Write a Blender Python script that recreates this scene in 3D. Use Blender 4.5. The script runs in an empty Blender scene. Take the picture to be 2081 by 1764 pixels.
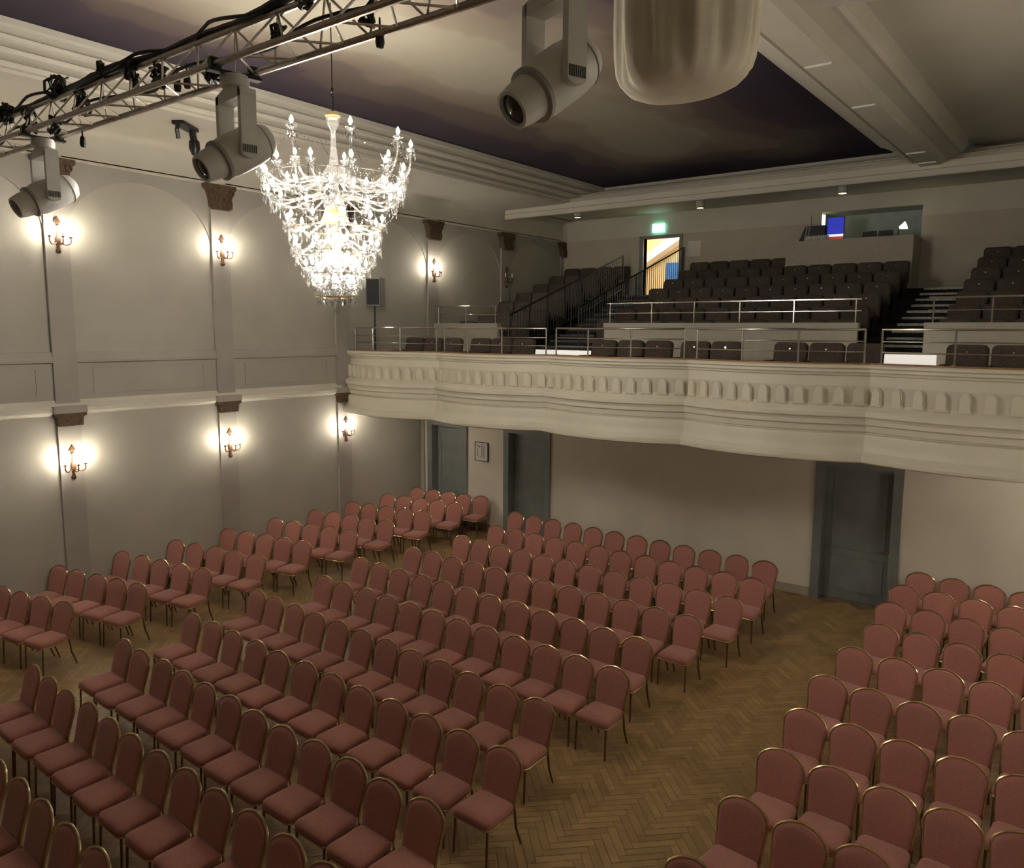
import bpy, math, random
import numpy as np
from mathutils import Vector, Matrix
random.seed(7)
sc = bpy.context.scene
COL = sc.collection
PI = math.pi

# ------------------------------------------------------------------ camera
CAM = (14.689, -15.184, 5.05); YAW, PIT, ROLL, FPX = -0.653, -0.130, 0.006, 1595.6
fw = Vector((math.sin(YAW)*math.cos(PIT), math.cos(YAW)*math.cos(PIT), math.sin(PIT)))
r0 = Vector((math.cos(YAW), -math.sin(YAW), 0)); u0 = r0.cross(fw)
rv = r0*math.cos(ROLL) + u0*math.sin(ROLL); uv = -r0*math.sin(ROLL) + u0*math.cos(ROLL)
cd = bpy.data.cameras.new('camera'); cam = bpy.data.objects.new('camera', cd); COL.objects.link(cam)
cd.sensor_width = 36.0; cd.lens = 36.0*FPX/2081.0; cd.clip_start = 0.05; cd.clip_end = 200
M4 = Matrix.Identity(4)
for i in range(3):
    M4[i][0] = rv[i]; M4[i][1] = uv[i]; M4[i][2] = -fw[i]; M4[i][3] = CAM[i]
cam.matrix_world = M4
sc.camera = cam
# ------------------------------------------------------------------ world, exposure
w = bpy.data.worlds.new('world'); sc.world = w; w.use_nodes = True
w.node_tree.nodes['Background'].inputs[0].default_value = (0.010, 0.010, 0.011, 1)
w.node_tree.nodes['Background'].inputs[1].default_value = 1.0
vs = sc.view_settings; vs.view_transform = 'Standard'; vs.look = 'None'; vs.gamma = 1.0; vs.use_curve_mapping = False
EXPOSURE = 0.82
vs.exposure = EXPOSURE
BULB_CH = 235.0      # chandelier bulb radiance
BULB_SC = 400.0      # sconce bulb radiance
sc.cycles.sample_clamp_indirect = 4.0
sc.cycles.caustics_reflective = False; sc.cycles.caustics_refractive = False
sc.cycles.use_light_tree = False; sc.cycles.max_bounces = 8; sc.cycles.diffuse_bounces = 6; sc.cycles.glossy_bounces = 3; sc.cycles.transmission_bounces = 4

# ------------------------------------------------------------------ materials
MATS = {}
def mat(name, col, rough=0.6, metal=0.0, var=0.08, scale=6.0, bump=0.0, bscale=40.0, emit=None, estr=0.0, spec=0.5, objrand=0.0, alpha=1.0, sheen=0.0, island=0.0):
    if name in MATS: return MATS[name]
    m = bpy.data.materials.new(name); m.use_nodes = True; nt = m.node_tree; N = nt.nodes; L = nt.links
    b = N['Principled BSDF']; b.inputs['Roughness'].default_value = rough; b.inputs['Metallic'].default_value = metal
    b.inputs['Specular IOR Level'].default_value = spec
    tc = N.new('ShaderNodeTexCoord')
    nz = N.new('ShaderNodeTexNoise'); nz.inputs['Scale'].default_value = scale; nz.inputs['Detail'].default_value = 2
    L.new(tc.outputs['Object'], nz.inputs['Vector'])
    rp = N.new('ShaderNodeMapRange'); rp.inputs[1].default_value = 0.3; rp.inputs[2].default_value = 0.7
    rp.inputs[3].default_value = 1-var; rp.inputs[4].default_value = 1+var
    L.new(nz.outputs['Fac'], rp.inputs[0])
    src = rp.outputs[0]
    if objrand:
        oi = N.new('ShaderNodeObjectInfo'); mr = N.new('ShaderNodeMapRange'); mr.inputs[3].default_value = 1-objrand; mr.inputs[4].default_value = 1+objrand
        L.new(oi.outputs['Random'], mr.inputs[0]); mm = N.new('ShaderNodeMath'); mm.operation = 'MULTIPLY'
        L.new(src, mm.inputs[0]); L.new(mr.outputs[0], mm.inputs[1]); src = mm.outputs[0]
    if island:
        ge = N.new('ShaderNodeNewGeometry'); mr = N.new('ShaderNodeMapRange'); mr.inputs[3].default_value = 1-island; mr.inputs[4].default_value = 1+island
        L.new(ge.outputs['Random Per Island'], mr.inputs[0]); mm = N.new('ShaderNodeMath'); mm.operation = 'MULTIPLY'
        L.new(src, mm.inputs[0]); L.new(mr.outputs[0], mm.inputs[1]); src = mm.outputs[0]
    vm = N.new('ShaderNodeVectorMath'); vm.operation = 'SCALE'; vm.inputs[0].default_value = col
    L.new(src, vm.inputs['Scale']); L.new(vm.outputs[0], b.inputs['Base Color'])
    if bump:
        n2 = N.new('ShaderNodeTexNoise'); n2.inputs['Scale'].default_value = bscale; n2.inputs['Detail'].default_value = 2
        L.new(tc.outputs['Object'], n2.inputs['Vector'])
        bp = N.new('ShaderNodeBump'); bp.inputs['Strength'].default_value = bump; bp.inputs['Distance'].default_value = 0.02
        L.new(n2.outputs['Fac'], bp.inputs['Height']); L.new(bp.outputs[0], b.inputs['Normal'])
    if sheen: b.inputs['Sheen Weight'].default_value = sheen
    if emit:
        b.inputs['Emission Color'].default_value = (*emit, 1); b.inputs['Emission Strength'].default_value = estr
    if alpha < 1: b.inputs['Alpha'].default_value = alpha
    MATS[name] = m
    return m

WALL = mat('wall_paint', (0.415, 0.39, 0.33), 0.75, var=0.04, scale=1.5, bump=0.05, bscale=60)
PILA = mat('pilaster_paint', (0.365, 0.335, 0.295), 0.7, var=0.05, scale=2, bump=0.05, bscale=60)
SPAN = mat('spandrel_paint', (0.355, 0.33, 0.29), 0.75, var=0.04, scale=2)
BAND = mat('band_paint', (0.37, 0.345, 0.30), 0.7, var=0.05, scale=2, bump=0.04)
BANDL = mat('balcony_frieze_grey', (0.54, 0.50, 0.41), 0.65, var=0.05, scale=3)
WHITE = mat('plaster_white', (0.60, 0.565, 0.48), 0.7, var=0.04, scale=1.2, bump=0.05, bscale=50)
REARW = mat('rear_wall_paint', (0.72, 0.655, 0.55), 0.75, var=0.06, scale=1.2, bump=0.05)
REARU = mat('rear_upper_paint', (0.50, 0.45, 0.375), 0.8, var=0.05, scale=1.2, bump=0.05)
BALC = mat('balcony_paint', (0.62, 0.58, 0.475), 0.55, var=0.04, scale=2, bump=0.05, bscale=30)
DOORM = mat('door_grey_blue', (0.20, 0.215, 0.205), 0.45, var=0.10, scale=3, bump=0.04)
CAPIT = mat('capital_bronze_paint', (0.10, 0.062, 0.034), 0.55, 0.2, var=0.35, scale=14, bump=0.8, bscale=30)
BRONZE = mat('sconce_bronze', (0.14, 0.075, 0.04), 0.42, 0.7, var=0.25, scale=30)
FABRIC = mat('chair_fabric_red', (0.43, 0.185, 0.147), 0.9, var=0.10, scale=60, bump=0.25, bscale=300, objrand=0.08, spec=0.2, sheen=0.3)
BRASS = mat('chair_frame_brass', (0.60, 0.45, 0.25), 0.24, 0.9, var=0.1, scale=20)
LEGM = mat('chair_leg_dark_brass', (0.16, 0.11, 0.05), 0.38, 0.8, var=0.15, scale=20)
SEATD = mat('balcony_seat_fabric', (0.085, 0.068, 0.056), 0.9, var=0.3, scale=40, bump=0.3, bscale=200, objrand=0.15, spec=0.2)
DARKP = mat('seat_dark_plastic', (0.012, 0.011, 0.010), 0.5, var=0.1)
CARPET = mat('balcony_carpet', (0.020, 0.019, 0.020), 0.95, var=0.25, scale=40, bump=0.3)
NOSE = mat('stair_nosing', (0.46, 0.45, 0.40), 0.6, var=0.35, scale=30)
NOSED = mat('stair_nosing_dark', (0.10, 0.10, 0.10), 0.7, var=0.5, scale=30)  # darker, more mottled nosing colour for the left aisle
CHROME = mat('rail_chrome', (0.72, 0.70, 0.64), 0.18, 1.0, var=0.04, scale=10)
WOODCAP = mat('parapet_wood', (0.30, 0.14, 0.05), 0.45, var=0.2, scale=12)
ALU = mat('truss_aluminium', (0.80, 0.77, 0.70), 0.38, 0.75, var=0.12, scale=25)
ALUD = mat('truss_chord_dull', (0.42, 0.38, 0.33), 0.35, 0.9, var=0.15, scale=25)
BLACK = mat('black_rubber', (0.012, 0.011, 0.012), 0.55, var=0.2)
BLKMET = mat('black_metal', (0.018, 0.018, 0.019), 0.4, 0.4, var=0.1)
FIXW = mat('fixture_white', (0.66, 0.65, 0.61), 0.42, var=0.05, scale=8)
FIXG = mat('fixture_grey', (0.33, 0.32, 0.30), 0.5, var=0.05)
LENS = mat('lens_glass_dark', (0.02, 0.018, 0.02), 0.06, 0.0, var=0.05, spec=0.9)
CLOTH = mat('draped_cloth', (0.60, 0.55, 0.44), 0.9, var=0.06, scale=4, bump=0.15, bscale=120, spec=0.15)
CRYST = mat('crystal', (0.20, 0.195, 0.185), 0.06, 0.0, var=0.05, scale=30, spec=1.0, alpha=0.36)
GLASSARM = mat('crystal_arm', (0.30, 0.29, 0.27), 0.08, 0.0, var=0.05, scale=30, spec=1.0, alpha=0.48)
GOLD = mat('chandelier_gilt', (0.62, 0.47, 0.22), 0.3, 0.8, var=0.1)
BULB = mat('candle_bulb', (1, 1, 1), 0.4, var=0.0, emit=(1.0, 0.93, 0.81), estr=BULB_CH)
BULBS = mat('sconce_bulb', (1, 1, 1), 0.4, var=0.0, emit=(1.0, 0.90, 0.74), estr=BULB_SC)
BULBOFF = mat('bulb_off', (0.8, 0.78, 0.72), 0.25, var=0.03)
DOWNL = mat('downlight_glow', (1, 1, 1), 0.4, var=0.0, emit=(1.0, 0.9, 0.7), estr=14)
SOFL = mat('soffit_lamp_glow', (1, 1, 1), 0.4, var=0.0, emit=(1.0, 0.90, 0.74), estr=22)
CANDLE = mat('candle_sleeve', (0.75, 0.70, 0.58), 0.5, var=0.05)
SPEAK = mat('speaker_grey', (0.20, 0.19, 0.185), 0.6, var=0.1, bump=0.2, bscale=200)
PAPER = mat('paper_white', (0.70, 0.68, 0.62), 0.8, var=0.08, scale=30)
INK = mat('ink_black', (0.03, 0.03, 0.03), 0.7, var=0.1)
BOOTHIN = mat('booth_grey_green', (0.42, 0.48, 0.44), 0.8, var=0.10, scale=4)
BOOTHP = mat('booth_panel', (0.44, 0.40, 0.33), 0.75, var=0.05)
SCRB = mat('screen_blue', (0.02, 0.03, 0.3), 0.4, emit=(0.03, 0.05, 0.75), estr=0.28, var=0.3, scale=25)
SCRW = mat('screen_white', (0.8, 0.8, 0.8), 0.4, emit=(0.9, 0.9, 0.85), estr=0.5, var=0.05)
SCRR = mat('screen_red', (0.5, 0.05, 0.05), 0.4, emit=(0.6, 0.08, 0.07), estr=0.25, var=0.1)
STEPW = mat('lit_step_panel_white', (0.85, 0.82, 0.75), 0.5, emit=(1.0, 0.95, 0.85), estr=0.35, var=0.1)
GLOWW = mat('lamp_shade_reveal_glow', (0.9, 0.88, 0.75), 0.5, emit=(1.0, 0.93, 0.72), estr=1.4, var=0.02)  # desk lamp shade, also the painted-in glow on the booth window reveal
EXITG = mat('exit_sign_glow', (0.3, 0.9, 0.7), 0.4, emit=(0.25, 1.0, 0.72), estr=1.8, var=0.02)
EXITW = mat('exit_sign_pictogram', (0.9, 1, 1), 0.4, emit=(0.85, 1.0, 0.97), estr=2.6, var=0.02)
STAIRW = mat('stairwell_wall', (0.72, 0.60, 0.38), 0.8, var=0.05)
STAIRS = mat('stairwell_slab', (0.74, 0.78, 0.86), 0.7, var=0.05)
BLUEP = mat('stairwell_blue_panel', (0.03, 0.16, 0.55), 0.5, var=0.25, scale=3)
DARKW = mat('stage_dark', (0.30, 0.27, 0.23), 0.9, var=0.1)
BASEB = mat('skirting', (0.42, 0.37, 0.29), 0.5, var=0.06)
FLOORB = mat('floor_joint', (0.22, 0.135, 0.06), 0.5, var=0.2)
def parquet_mat():
    m = mat('parquet_oak', (0.37, 0.24, 0.108), 0.45, var=0.12, scale=5, island=0.13)
    return m
PARQ = parquet_mat()

def ceiling_mat(x0, x1, y0, y1):
    m = bpy.data.materials.new('painted_ceiling_clouds'); m.use_nodes = True; nt = m.node_tree; N = nt.nodes; L = nt.links
    b = N['Principled BSDF']; b.inputs['Roughness'].default_value = 0.85; b.inputs['Specular IOR Level'].default_value = 0.15
    tc = N.new('ShaderNodeTexCoord'); sx = N.new('ShaderNodeSeparateXYZ'); L.new(tc.outputs['Object'], sx.inputs[0])
    def math_(op, a, bb):
        n = N.new('ShaderNodeMath'); n.operation = op
        for k, q in ((0, a), (1, bb)):
            if isinstance(q, (int, float)): n.inputs[k].default_value = q
            else: L.new(q, n.inputs[k])
        return n.outputs[0]
    dx = math_('MINIMUM', math_('SUBTRACT', sx.outputs[0], x0), math_('SUBTRACT', x1, sx.outputs[0]))
    dy = math_('MINIMUM', math_('SUBTRACT', sx.outputs[1], y0), math_('SUBTRACT', y1, sx.outputs[1]))
    # smooth minimum gives the oval cloud edge
    sm = N.new('ShaderNodeMath'); sm.operation = 'SMOOTH_MIN'; L.new(dx, sm.inputs[0]); L.new(dy, sm.inputs[1]); sm.inputs[2].default_value = 1.2
    mp = N.new('ShaderNodeMapping'); mp.inputs['Scale'].default_value = (0.75, 0.55, 1); L.new(tc.outputs['Object'], mp.inputs[0])
    nz = N.new('ShaderNodeTexNoise'); nz.inputs['Scale'].default_value = 0.55; nz.inputs['Detail'].default_value = 3.0; nz.inputs['Roughness'].default_value = 0.55; nz.inputs['Distortion'].default_value = 0.6
    L.new(mp.outputs[0], nz.inputs['Vector'])
    vo = N.new('ShaderNodeTexVoronoi'); vo.inputs['Scale'].default_value = 0.75; vo.feature = 'SMOOTH_F1'; L.new(mp.outputs[0], vo.inputs['Vector'])
    d = math_('ADD', sm.outputs[0], math_('MULTIPLY', math_('SUBTRACT', nz.outputs['Fac'], 0.5), 2.6))
    d = math_('ADD', d, math_('MULTIPLY', math_('SUBTRACT', vo.outputs['Distance'], 0.45), 0.9))
    cr = N.new('ShaderNodeValToRGB'); e = cr.color_ramp; mr = N.new('ShaderNodeMapRange'); mr.inputs[1].default_value = -0.6; mr.inputs[2].default_value = 4.2
    L.new(d, mr.inputs[0]); L.new(mr.outputs[0], cr.inputs[0])
    stops = [(0.0, (0.040, 0.030, 0.050)), (0.24, (0.064, 0.048, 0.068)), (0.36, (0.090, 0.068, 0.078)), (0.39, (0.128, 0.098, 0.094)), (0.54, (0.165, 0.130, 0.114)), (0.57, (0.225, 0.18, 0.145)), (0.70, (0.28, 0.235, 0.185)), (0.74, (0.335, 0.298, 0.235)), (1.0, (0.375, 0.338, 0.27))]
    e.elements[0].position = stops[0][0]; e.elements[0].color = (*stops[0][1], 1)
    e.elements[1].position = stops[-1][0]; e.elements[1].color = (*stops[-1][1], 1)
    for p, c in stops[1:-1]:
        q = e.elements.new(p); q.color = (*c, 1)
    L.new(cr.outputs[0], b.inputs['Base Color'])
    return m

# ------------------------------------------------------------------ mesh builder
class MB:
    def __init__(s): s.v = []; s.f = []
    def add(s, vs_, fs, T=None):
        o = len(s.v)
        s.v += [tuple(T @ Vector(p)) for p in vs_] if T is not None else [tuple(p) for p in vs_]
        s.f += [tuple(i+o for i in q) for q in fs]
        return s
    def box(s, x0, x1, y0, y1, z0, z1, T=None):
        return s.add([(x0,y0,z0),(x1,y0,z0),(x1,y1,z0),(x0,y1,z0),(x0,y0,z1),(x1,y0,z1),(x1,y1,z1),(x0,y1,z1)],
                     [(0,3,2,1),(4,5,6,7),(0,1,5,4),(1,2,6,5),(2,3,7,6),(3,0,4,7)], T)
    def tube(s, pts, r, n=6, closed=False, T=None):
        P = [Vector(p) for p in pts]; m = len(P); R = r if isinstance(r, (list, tuple)) else [r]*m
        vs_, fs = [], []; up = None
        for i in range(m):
            if closed: t = P[(i+1) % m]-P[i-1]
            else: t = P[min(i+1, m-1)]-P[max(i-1, 0)]
            t.normalize()
            if up is None:
                up = Vector((0,0,1)) if abs(t.z) < 0.9 else Vector((1,0,0))
            a = up - t*up.dot(t)
            if a.length < 1e-5: a = t.orthogonal()
            a.normalize(); up = a; b = t.cross(a)
            for k in range(n):
                th = 2*PI*(k+0.5)/n
                vs_.append(P[i] + (a*math.cos(th)+b*math.sin(th))*R[i])
        for i in range(m if closed else m-1):
            j = (i+1) % m
            for k in range(n): fs.append((i*n+k, i*n+(k+1) % n, j*n+(k+1) % n, j*n+k))
        if not closed:
            fs.append(tuple(range(n))[::-1]); fs.append(tuple((m-1)*n+k for k in range(n)))
        return s.add(vs_, fs, T)
    def lathe(s, prof, n=12, T=None, c=(0,0,0)):
        vs_, fs = [], []
        m = len(prof)
        for (r, z) in prof:
            for k in range(n):
                th = 2*PI*k/n; vs_.append((c[0]+r*math.cos(th), c[1]+r*math.sin(th), c[2]+z))
        for i in range(m-1):
            for k in range(n): fs.append((i*n+k, i*n+(k+1) % n, (i+1)*n+(k+1) % n, (i+1)*n+k))
        if prof[0][0] > 1e-6: fs.append(tuple(range(n))[::-1])
        if prof[-1][0] > 1e-6: fs.append(tuple((m-1)*n+k for k in range(n)))
        return s.add(vs_, fs, T)
    def prism(s, poly, a0, a1, axis='y', T=None):
        n = len(poly)
        def P(p, a): return {'x': (a, p[0], p[1]), 'y': (p[0], a, p[1]), 'z': (p[0], p[1], a)}[axis]
        vs_ = [P(p, a0) for p in poly]+[P(p, a1) for p in poly]
        fs = [tuple(range(n))[::-1], tuple(range(n, 2*n))]+[(i, (i+1) % n, n+(i+1) % n, n+i) for i in range(n)]
        return s.add(vs_, fs, T)
    def strip(s, prof, fn, ts, close=False):
        """prof: list of 2D points, fn(point, t) -> xyz"""
        n = len(prof); vs_ = [fn(p, t) for t in ts for p in prof]; fs = []
        for i in range(len(ts)-1):
            for k in range(n if close else n-1):
                fs.append((i*n+k, i*n+(k+1) % n, (i+1)*n+(k+1) % n, (i+1)*n+k))
        return s.add(vs_, fs)
    def mesh(s, name, m, smooth=0.0, recalc=True):
        me = bpy.data.meshes.new(name); me.from_pydata(s.v, [], s.f)
        if recalc:
            import bmesh
            bm = bmesh.new(); bm.from_mesh(me); bmesh.ops.recalc_face_normals(bm, faces=bm.faces); bm.to_mesh(me); bm.free()
        me.materials.append(m)
        if smooth:
            me.polygons.foreach_set('use_smooth', [True]*len(me.polygons)); me.update(); me.set_sharp_from_angle(angle=smooth)
        return me
    def build(s, name, m, parent=None, smooth=0.0, loc=None, recalc=True):
        return link(name, s.mesh(name, m, smooth, recalc), parent, loc)
def link(name, me, parent=None, loc=None, rot=None):
    o = bpy.data.objects.new(name, me); COL.objects.link(o)
    if parent is not None: o.parent = parent
    if loc is not None: o.location = loc
    if rot is not None: o.rotation_euler = rot
    return o
def tag(o, label=None, cat=None, group=None, kind=None):
    if label: o['label'] = label
    if cat: o['category'] = cat
    if group: o['group'] = group
    if kind: o['kind'] = kind
    return o
def thing(name, label, cat, loc=(0,0,0), rz=0.0, group=None):
    o = bpy.data.objects.new(name, None); COL.objects.link(o); o.location = loc; o.rotation_euler = (0,0,rz); o.empty_display_size = 0.2
    return tag(o, label, cat, group)
def struct(name, mb, m, label=None, cat=None, smooth=0.0, recalc=True):
    return tag(mb.build(name, m, None, smooth, recalc=recalc), label, cat, None, 'structure')
ORD = ['first','second','third','fourth','fifth','sixth','seventh','eighth','ninth','tenth','eleventh','twelfth','thirteenth']
SM = math.radians(40)
def bez(p0, p1, p2, p3, n=10):
    out = []
    for i in range(n+1):
        t = i/n; u = 1-t
        out.append(tuple(u**3*a+3*u*u*t*b+3*u*t*t*c+t**3*d for a, b, c, d in zip(p0, p1, p2, p3)))
    return out

# ================================================================== SETTING
XR, YF = 15.05, -20.0          # right wall, stage-side wall
YU = 6.69                     # upper rear wall
ZC = 9.08; CX0, CX1, CY0, CY1 = 2.84, 10.31, -14.0, 4.55   # painted ceiling panel
# floor with herringbone parquet
fl = struct('floor', MB().box(-0.1, XR, YF, 0.0, -0.12, -0.006), FLOORB, 'dark oak herringbone parquet floor of the hall', 'floor')
def herringbone():
    mb = MB(); L_, W_ = 0.45, 0.09; g = 0.003
    nx = int(18/ W_)
    # classic herringbone lattice rotated by 45 degrees
    c = math.cos(PI/4); s = math.sin(PI/4)
    k = int(L_/W_)
    for i in range(-160, 160):
        for j in range(-60, 60):
            # horizontal plank
            ax = i*W_ + j*(L_+0)         # staircase
            ay = i*W_ - j*(L_)
            for (x0, y0, x1, y1) in ((ax, ay, ax+L_, ay+W_), (ax+L_-W_*0-0.0, ay+W_-L_, ax+L_+W_, ay+W_)):
                cx, cy = (x0+x1)/2, (y0+y1)/2
                X = cx*c-cy*s+7.5; Y = cx*s+cy*c-8.0
                if not (0.1 < X < 16.5 and -15.5 < Y < -0.1): continue
                q = [(x0+g, y0+g), (x1-g, y0+g), (x1-g, y1-g), (x0+g, y1-g)]
                mb.add([(a*c-b*s+7.5, a*s+b*c-8.0, 0.0) for a, b in q], [(0,1,2,3)])
    return mb
pq = herringbone().build('parquet', PARQ, fl, recalc=False); pq['kind'] = 'stuff'

# left wall: lower plain part, panelled band, upper part with blind arches
PY = [-9.171+3.141*i for i in range(-3, 6)]       # left edges of the pilasters; index 3 is the first one seen
PW = 0.40
ZLED, ZSTR, ZTOP = 3.57, 4.65, 7.94
wl = struct('wall_left', MB().box(-0.5, 0.0, YF, YU+0.3, 0, 4.62), WALL, 'tall beige left wall with pilasters and blind arches', 'wall')
upb = MB().box(-0.5, -0.025, YF, YU+0.3, 4.62, 8.0); spn = []
for i in range(len(PY)-1):
    y0, y1 = PY[i]+PW-0.02, PY[i+1]+0.02
    cy, hw = (y0+y1)/2, (y1-y0)/2; zs, zt = 6.62, 7.74; n = 20
    arc = [(cy+hw*math.cos(PI*k/n), zs+(zt-zs)*math.sin(PI*k/n)) for k in range(n+1)]   # from y1 side to y0 side
    vs_, fs = [], []
    for (a, b) in arc: vs_ += [(0.0, a, b), (0.0, a, ZTOP+0.06), (-0.03, a, b)]
    for k in range(n):
        fs += [(3*k, 3*k+1, 3*k+4, 3*k+3), (3*k, 3*k+3, 3*k+5, 3*k+2)]
    MB().add(vs_, fs).build('arch_spandrel', SPAN, wl)
upb.build('arched_panels', WALL, wl)
st = MB().strip([(0.0, 4.44), (0.05, 4.46), (0.05, 4.50), (0.02, 4.63), (-0.06, 4.66)], lambda p, t: (p[0], t, p[1]), [YF, -2.55]); st.build('string_course', BAND, wl)
MB().strip([(0.0, 3.53), (0.06, 3.56), (0.10, 3.60), (0.11, 3.66), (0.07, 3.68), (0.06, 3.74), (0.02, 3.78), (0.0, 3.80)], lambda p, t: (p[0], t, p[1]), [YF, -2.75]).build('ledge_moulding', WHITE, wl)
for i in range(6):
    y0, y1 = PY[i]+PW+0.28, PY[i+1]-0.28
    if y0 > -3: break
    MB().tube([(0.006, y0, 3.9), (0.006, y1, 3.9), (0.006, y1, 4.36), (0.006, y0, 4.36)], 0.010, 4, True).build('panel_moulding', WALL, wl)
for i, y in enumerate(PY):
    z0 = 3.9 if y > 0 else 0.0
    MB().box(0.0, 0.055, y, y+PW, z0, 7.9).build('pilaster', PILA, wl)
    if y < 0:
        cp = MB().prism([(y-0.0, 3.35), (y+PW, 3.35), (y+PW+0.01, 3.50), (y+PW+0.07, 3.53), (y+PW+0.07, 3.575), (y-0.07, 3.575), (y-0.07, 3.53), (y-0.01, 3.50)], 0.0, 0.15, 'x')
        cp.build('lower_capital', CAPIT, wl)
        MB().box(0.0, 0.16, y-0.08, y+PW+0.08, 3.575, 3.70).build('capital_block', PILA, wl)
    yc = y+PW/2
    cap = MB().prism([(yc-0.19, 7.44), (yc+0.19, 7.44), (yc+0.21, 7.52), (yc+0.23, 7.66), (yc+0.27, 7.80), (yc+0.34, 7.86), (yc+0.34, 7.93), (yc-0.34, 7.93), (yc-0.34, 7.86), (yc-0.27, 7.80), (yc-0.23, 7.66), (yc-0.21, 7.52)], 0.0, 0.16, 'x')
    for k in range(4):   # acanthus leaves
        a = yc-0.17+0.113*k
        cap.prism([(a-0.045, 7.46), (a+0.045, 7.46), (a+0.055, 7.58), (a, 7.68), (a-0.055, 7.58)], 0.16, 0.185, 'x')
    for k in (-1, 1): cap.tube([(0.17, yc+k*0.22+0.05*math.cos(t), 7.78+0.05*math.sin(t)) for t in [j*PI/4 for j in range(8)]], 0.018, 5, True)
    cap.build('upper_capital', CAPIT, wl)
MB().box(0.0, 0.03, YF, 0, 0.0, 0.16).build('skirting', BASEB, wl)
# cove, soffit, coffer mouldings
struct('trim_1', MB().strip([(0.0, 7.93), (0.03, 7.94), (0.0, 7.98), (0.0, 8.42), (0.03, 8.48), (0.09, 8.53), (0.18, 8.55), (0.45, 8.55)], lambda p, t: (p[0], t, p[1]), [YF, YU]), WHITE, 'pale plaster frieze and cove above the left wall', 'cornice', SM)
struct('ceiling_soffit', MB().add([(0.45, YF, 8.55), (2.22, YF, 8.55), (2.22, 3.41, 8.55), (0.45, 3.41, 8.55)], [(0,1,2,3)]), WHITE, 'pale flat soffit along the left side of the ceiling', 'ceiling')
def coffer(sgn, x):  # moulding from soffit edge up to the painted panel; x is the painted edge
    return [(x-sgn*0.62, 8.55), (x-sgn*0.62, 8.60), (x-sgn*0.56, 8.61), (x-sgn*0.55, 8.68), (x-sgn*0.60, 8.685), (x-sgn*0.60, 8.70), (x-sgn*0.48, 8.72), (x-sgn*0.36, 8.74), (x-sgn*0.35, 8.80), (x-sgn*0.40, 8.805), (x-sgn*0.40, 8.82), (x-sgn*0.25, 8.84), (x-sgn*0.17, 8.86), (x-sgn*0.16, 8.91), (x-sgn*0.21, 8.915), (x-sgn*0.21, 8.93), (x-sgn*0.15, 8.94), (x-sgn*0.05, 8.97), (x, 9.0), (x, 9.09)]
struct('trim_2', MB().strip(coffer(1, CX0), lambda p, t: (p[0], t, p[1]), [CY0-0.7, CY1+0.05]), WHITE, 'stepped plaster moulding on the left edge of painted ceiling', 'cornice')
rear_prof = [(YU, 8.58), (3.56, 8.58), (3.56, 8.31), (3.53, 8.29), (3.42, 8.29), (3.40, 8.31), (3.40, 8.42), (3.43, 8.44), (3.43, 8.58), (3.60, 8.61), (3.63, 8.68), (3.57, 8.685), (3.57, 8.70), (3.85, 8.72), (3.88, 8.80), (3.82, 8.805), (3.82, 8.82), (4.10, 8.83), (4.14, 8.90), (4.36, 8.93), (4.40, 8.98), (CY1, 9.0), (CY1, 9.09)]
struct('trim_3', MB().strip(rear_prof, lambda p, t: (t, p[0], p[1]), [0.14, XR]), WHITE, 'moulded plaster beam and soffit above the balcony', 'beam')
rb = [(CX1, 9.09), (CX1, 9.0), (10.40, 8.97), (10.62, 8.86), (10.66, 8.80), (10.86, 8.70), (10.90, 8.62), (10.97, 8.60), (11.02, 8.64), (11.08, 8.60), (11.12, 8.50), (11.50, 8.50), (11.53, 8.53), (11.60, 8.62), (11.80, 8.70), (11.86, 8.70), (11.90, 8.76), (11.94, 8.80), (11.96, 8.97)]
beam = struct('trim_4', MB().strip(rb, lambda p, t: (p[0], t, p[1]), [CY0-0.7, 3.5]), WHITE, 'long moulded plaster beam right of the painted ceiling', 'beam')
for y in (-4.3, -2.0, 1.9, 3.0): MB().box(11.14, 11.48, y, y+0.05, 8.475, 8.50).build('cover_strip', FIXW, beam)
struct('ceiling_right', MB().add([(11.96, CY0-0.7, 8.97), (XR, CY0-0.7, 8.97), (XR, 4.4, 8.97), (11.96, 4.4, 8.97)], [(0,1,2,3)]), WHITE, 'plain pale ceiling panel right of the beam', 'ceiling')
cm = ceiling_mat(CX0, CX1, CY0, CY1)
struct('ceiling', MB().add([(CX0-0.02, CY0, ZC), (CX1+0.02, CY0, ZC), (CX1+0.02, CY1+0.02, ZC), (CX0-0.02, CY1+0.02, ZC)], [(0,1,2,3)]), cm, 'ceiling panel painted with dark violet clouds fading to cream', 'ceiling')
struct('ceiling_stage_soffit', MB().box(2.2, XR, YF, CY0, 8.55, 9.1), WHITE, 'plain soffit over the stage side of the hall', 'ceiling')
struct('wall_right', MB().box(XR, XR+0.2, YF, YU, 0, 9.1), WALL, 'far right side wall outside the picture', 'wall')
struct('wall_front', MB().box(-0.2, XR, YF-0.2, YF, 0, 9.1), DARKW, 'dark stage side wall behind the viewer', 'wall')

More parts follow.
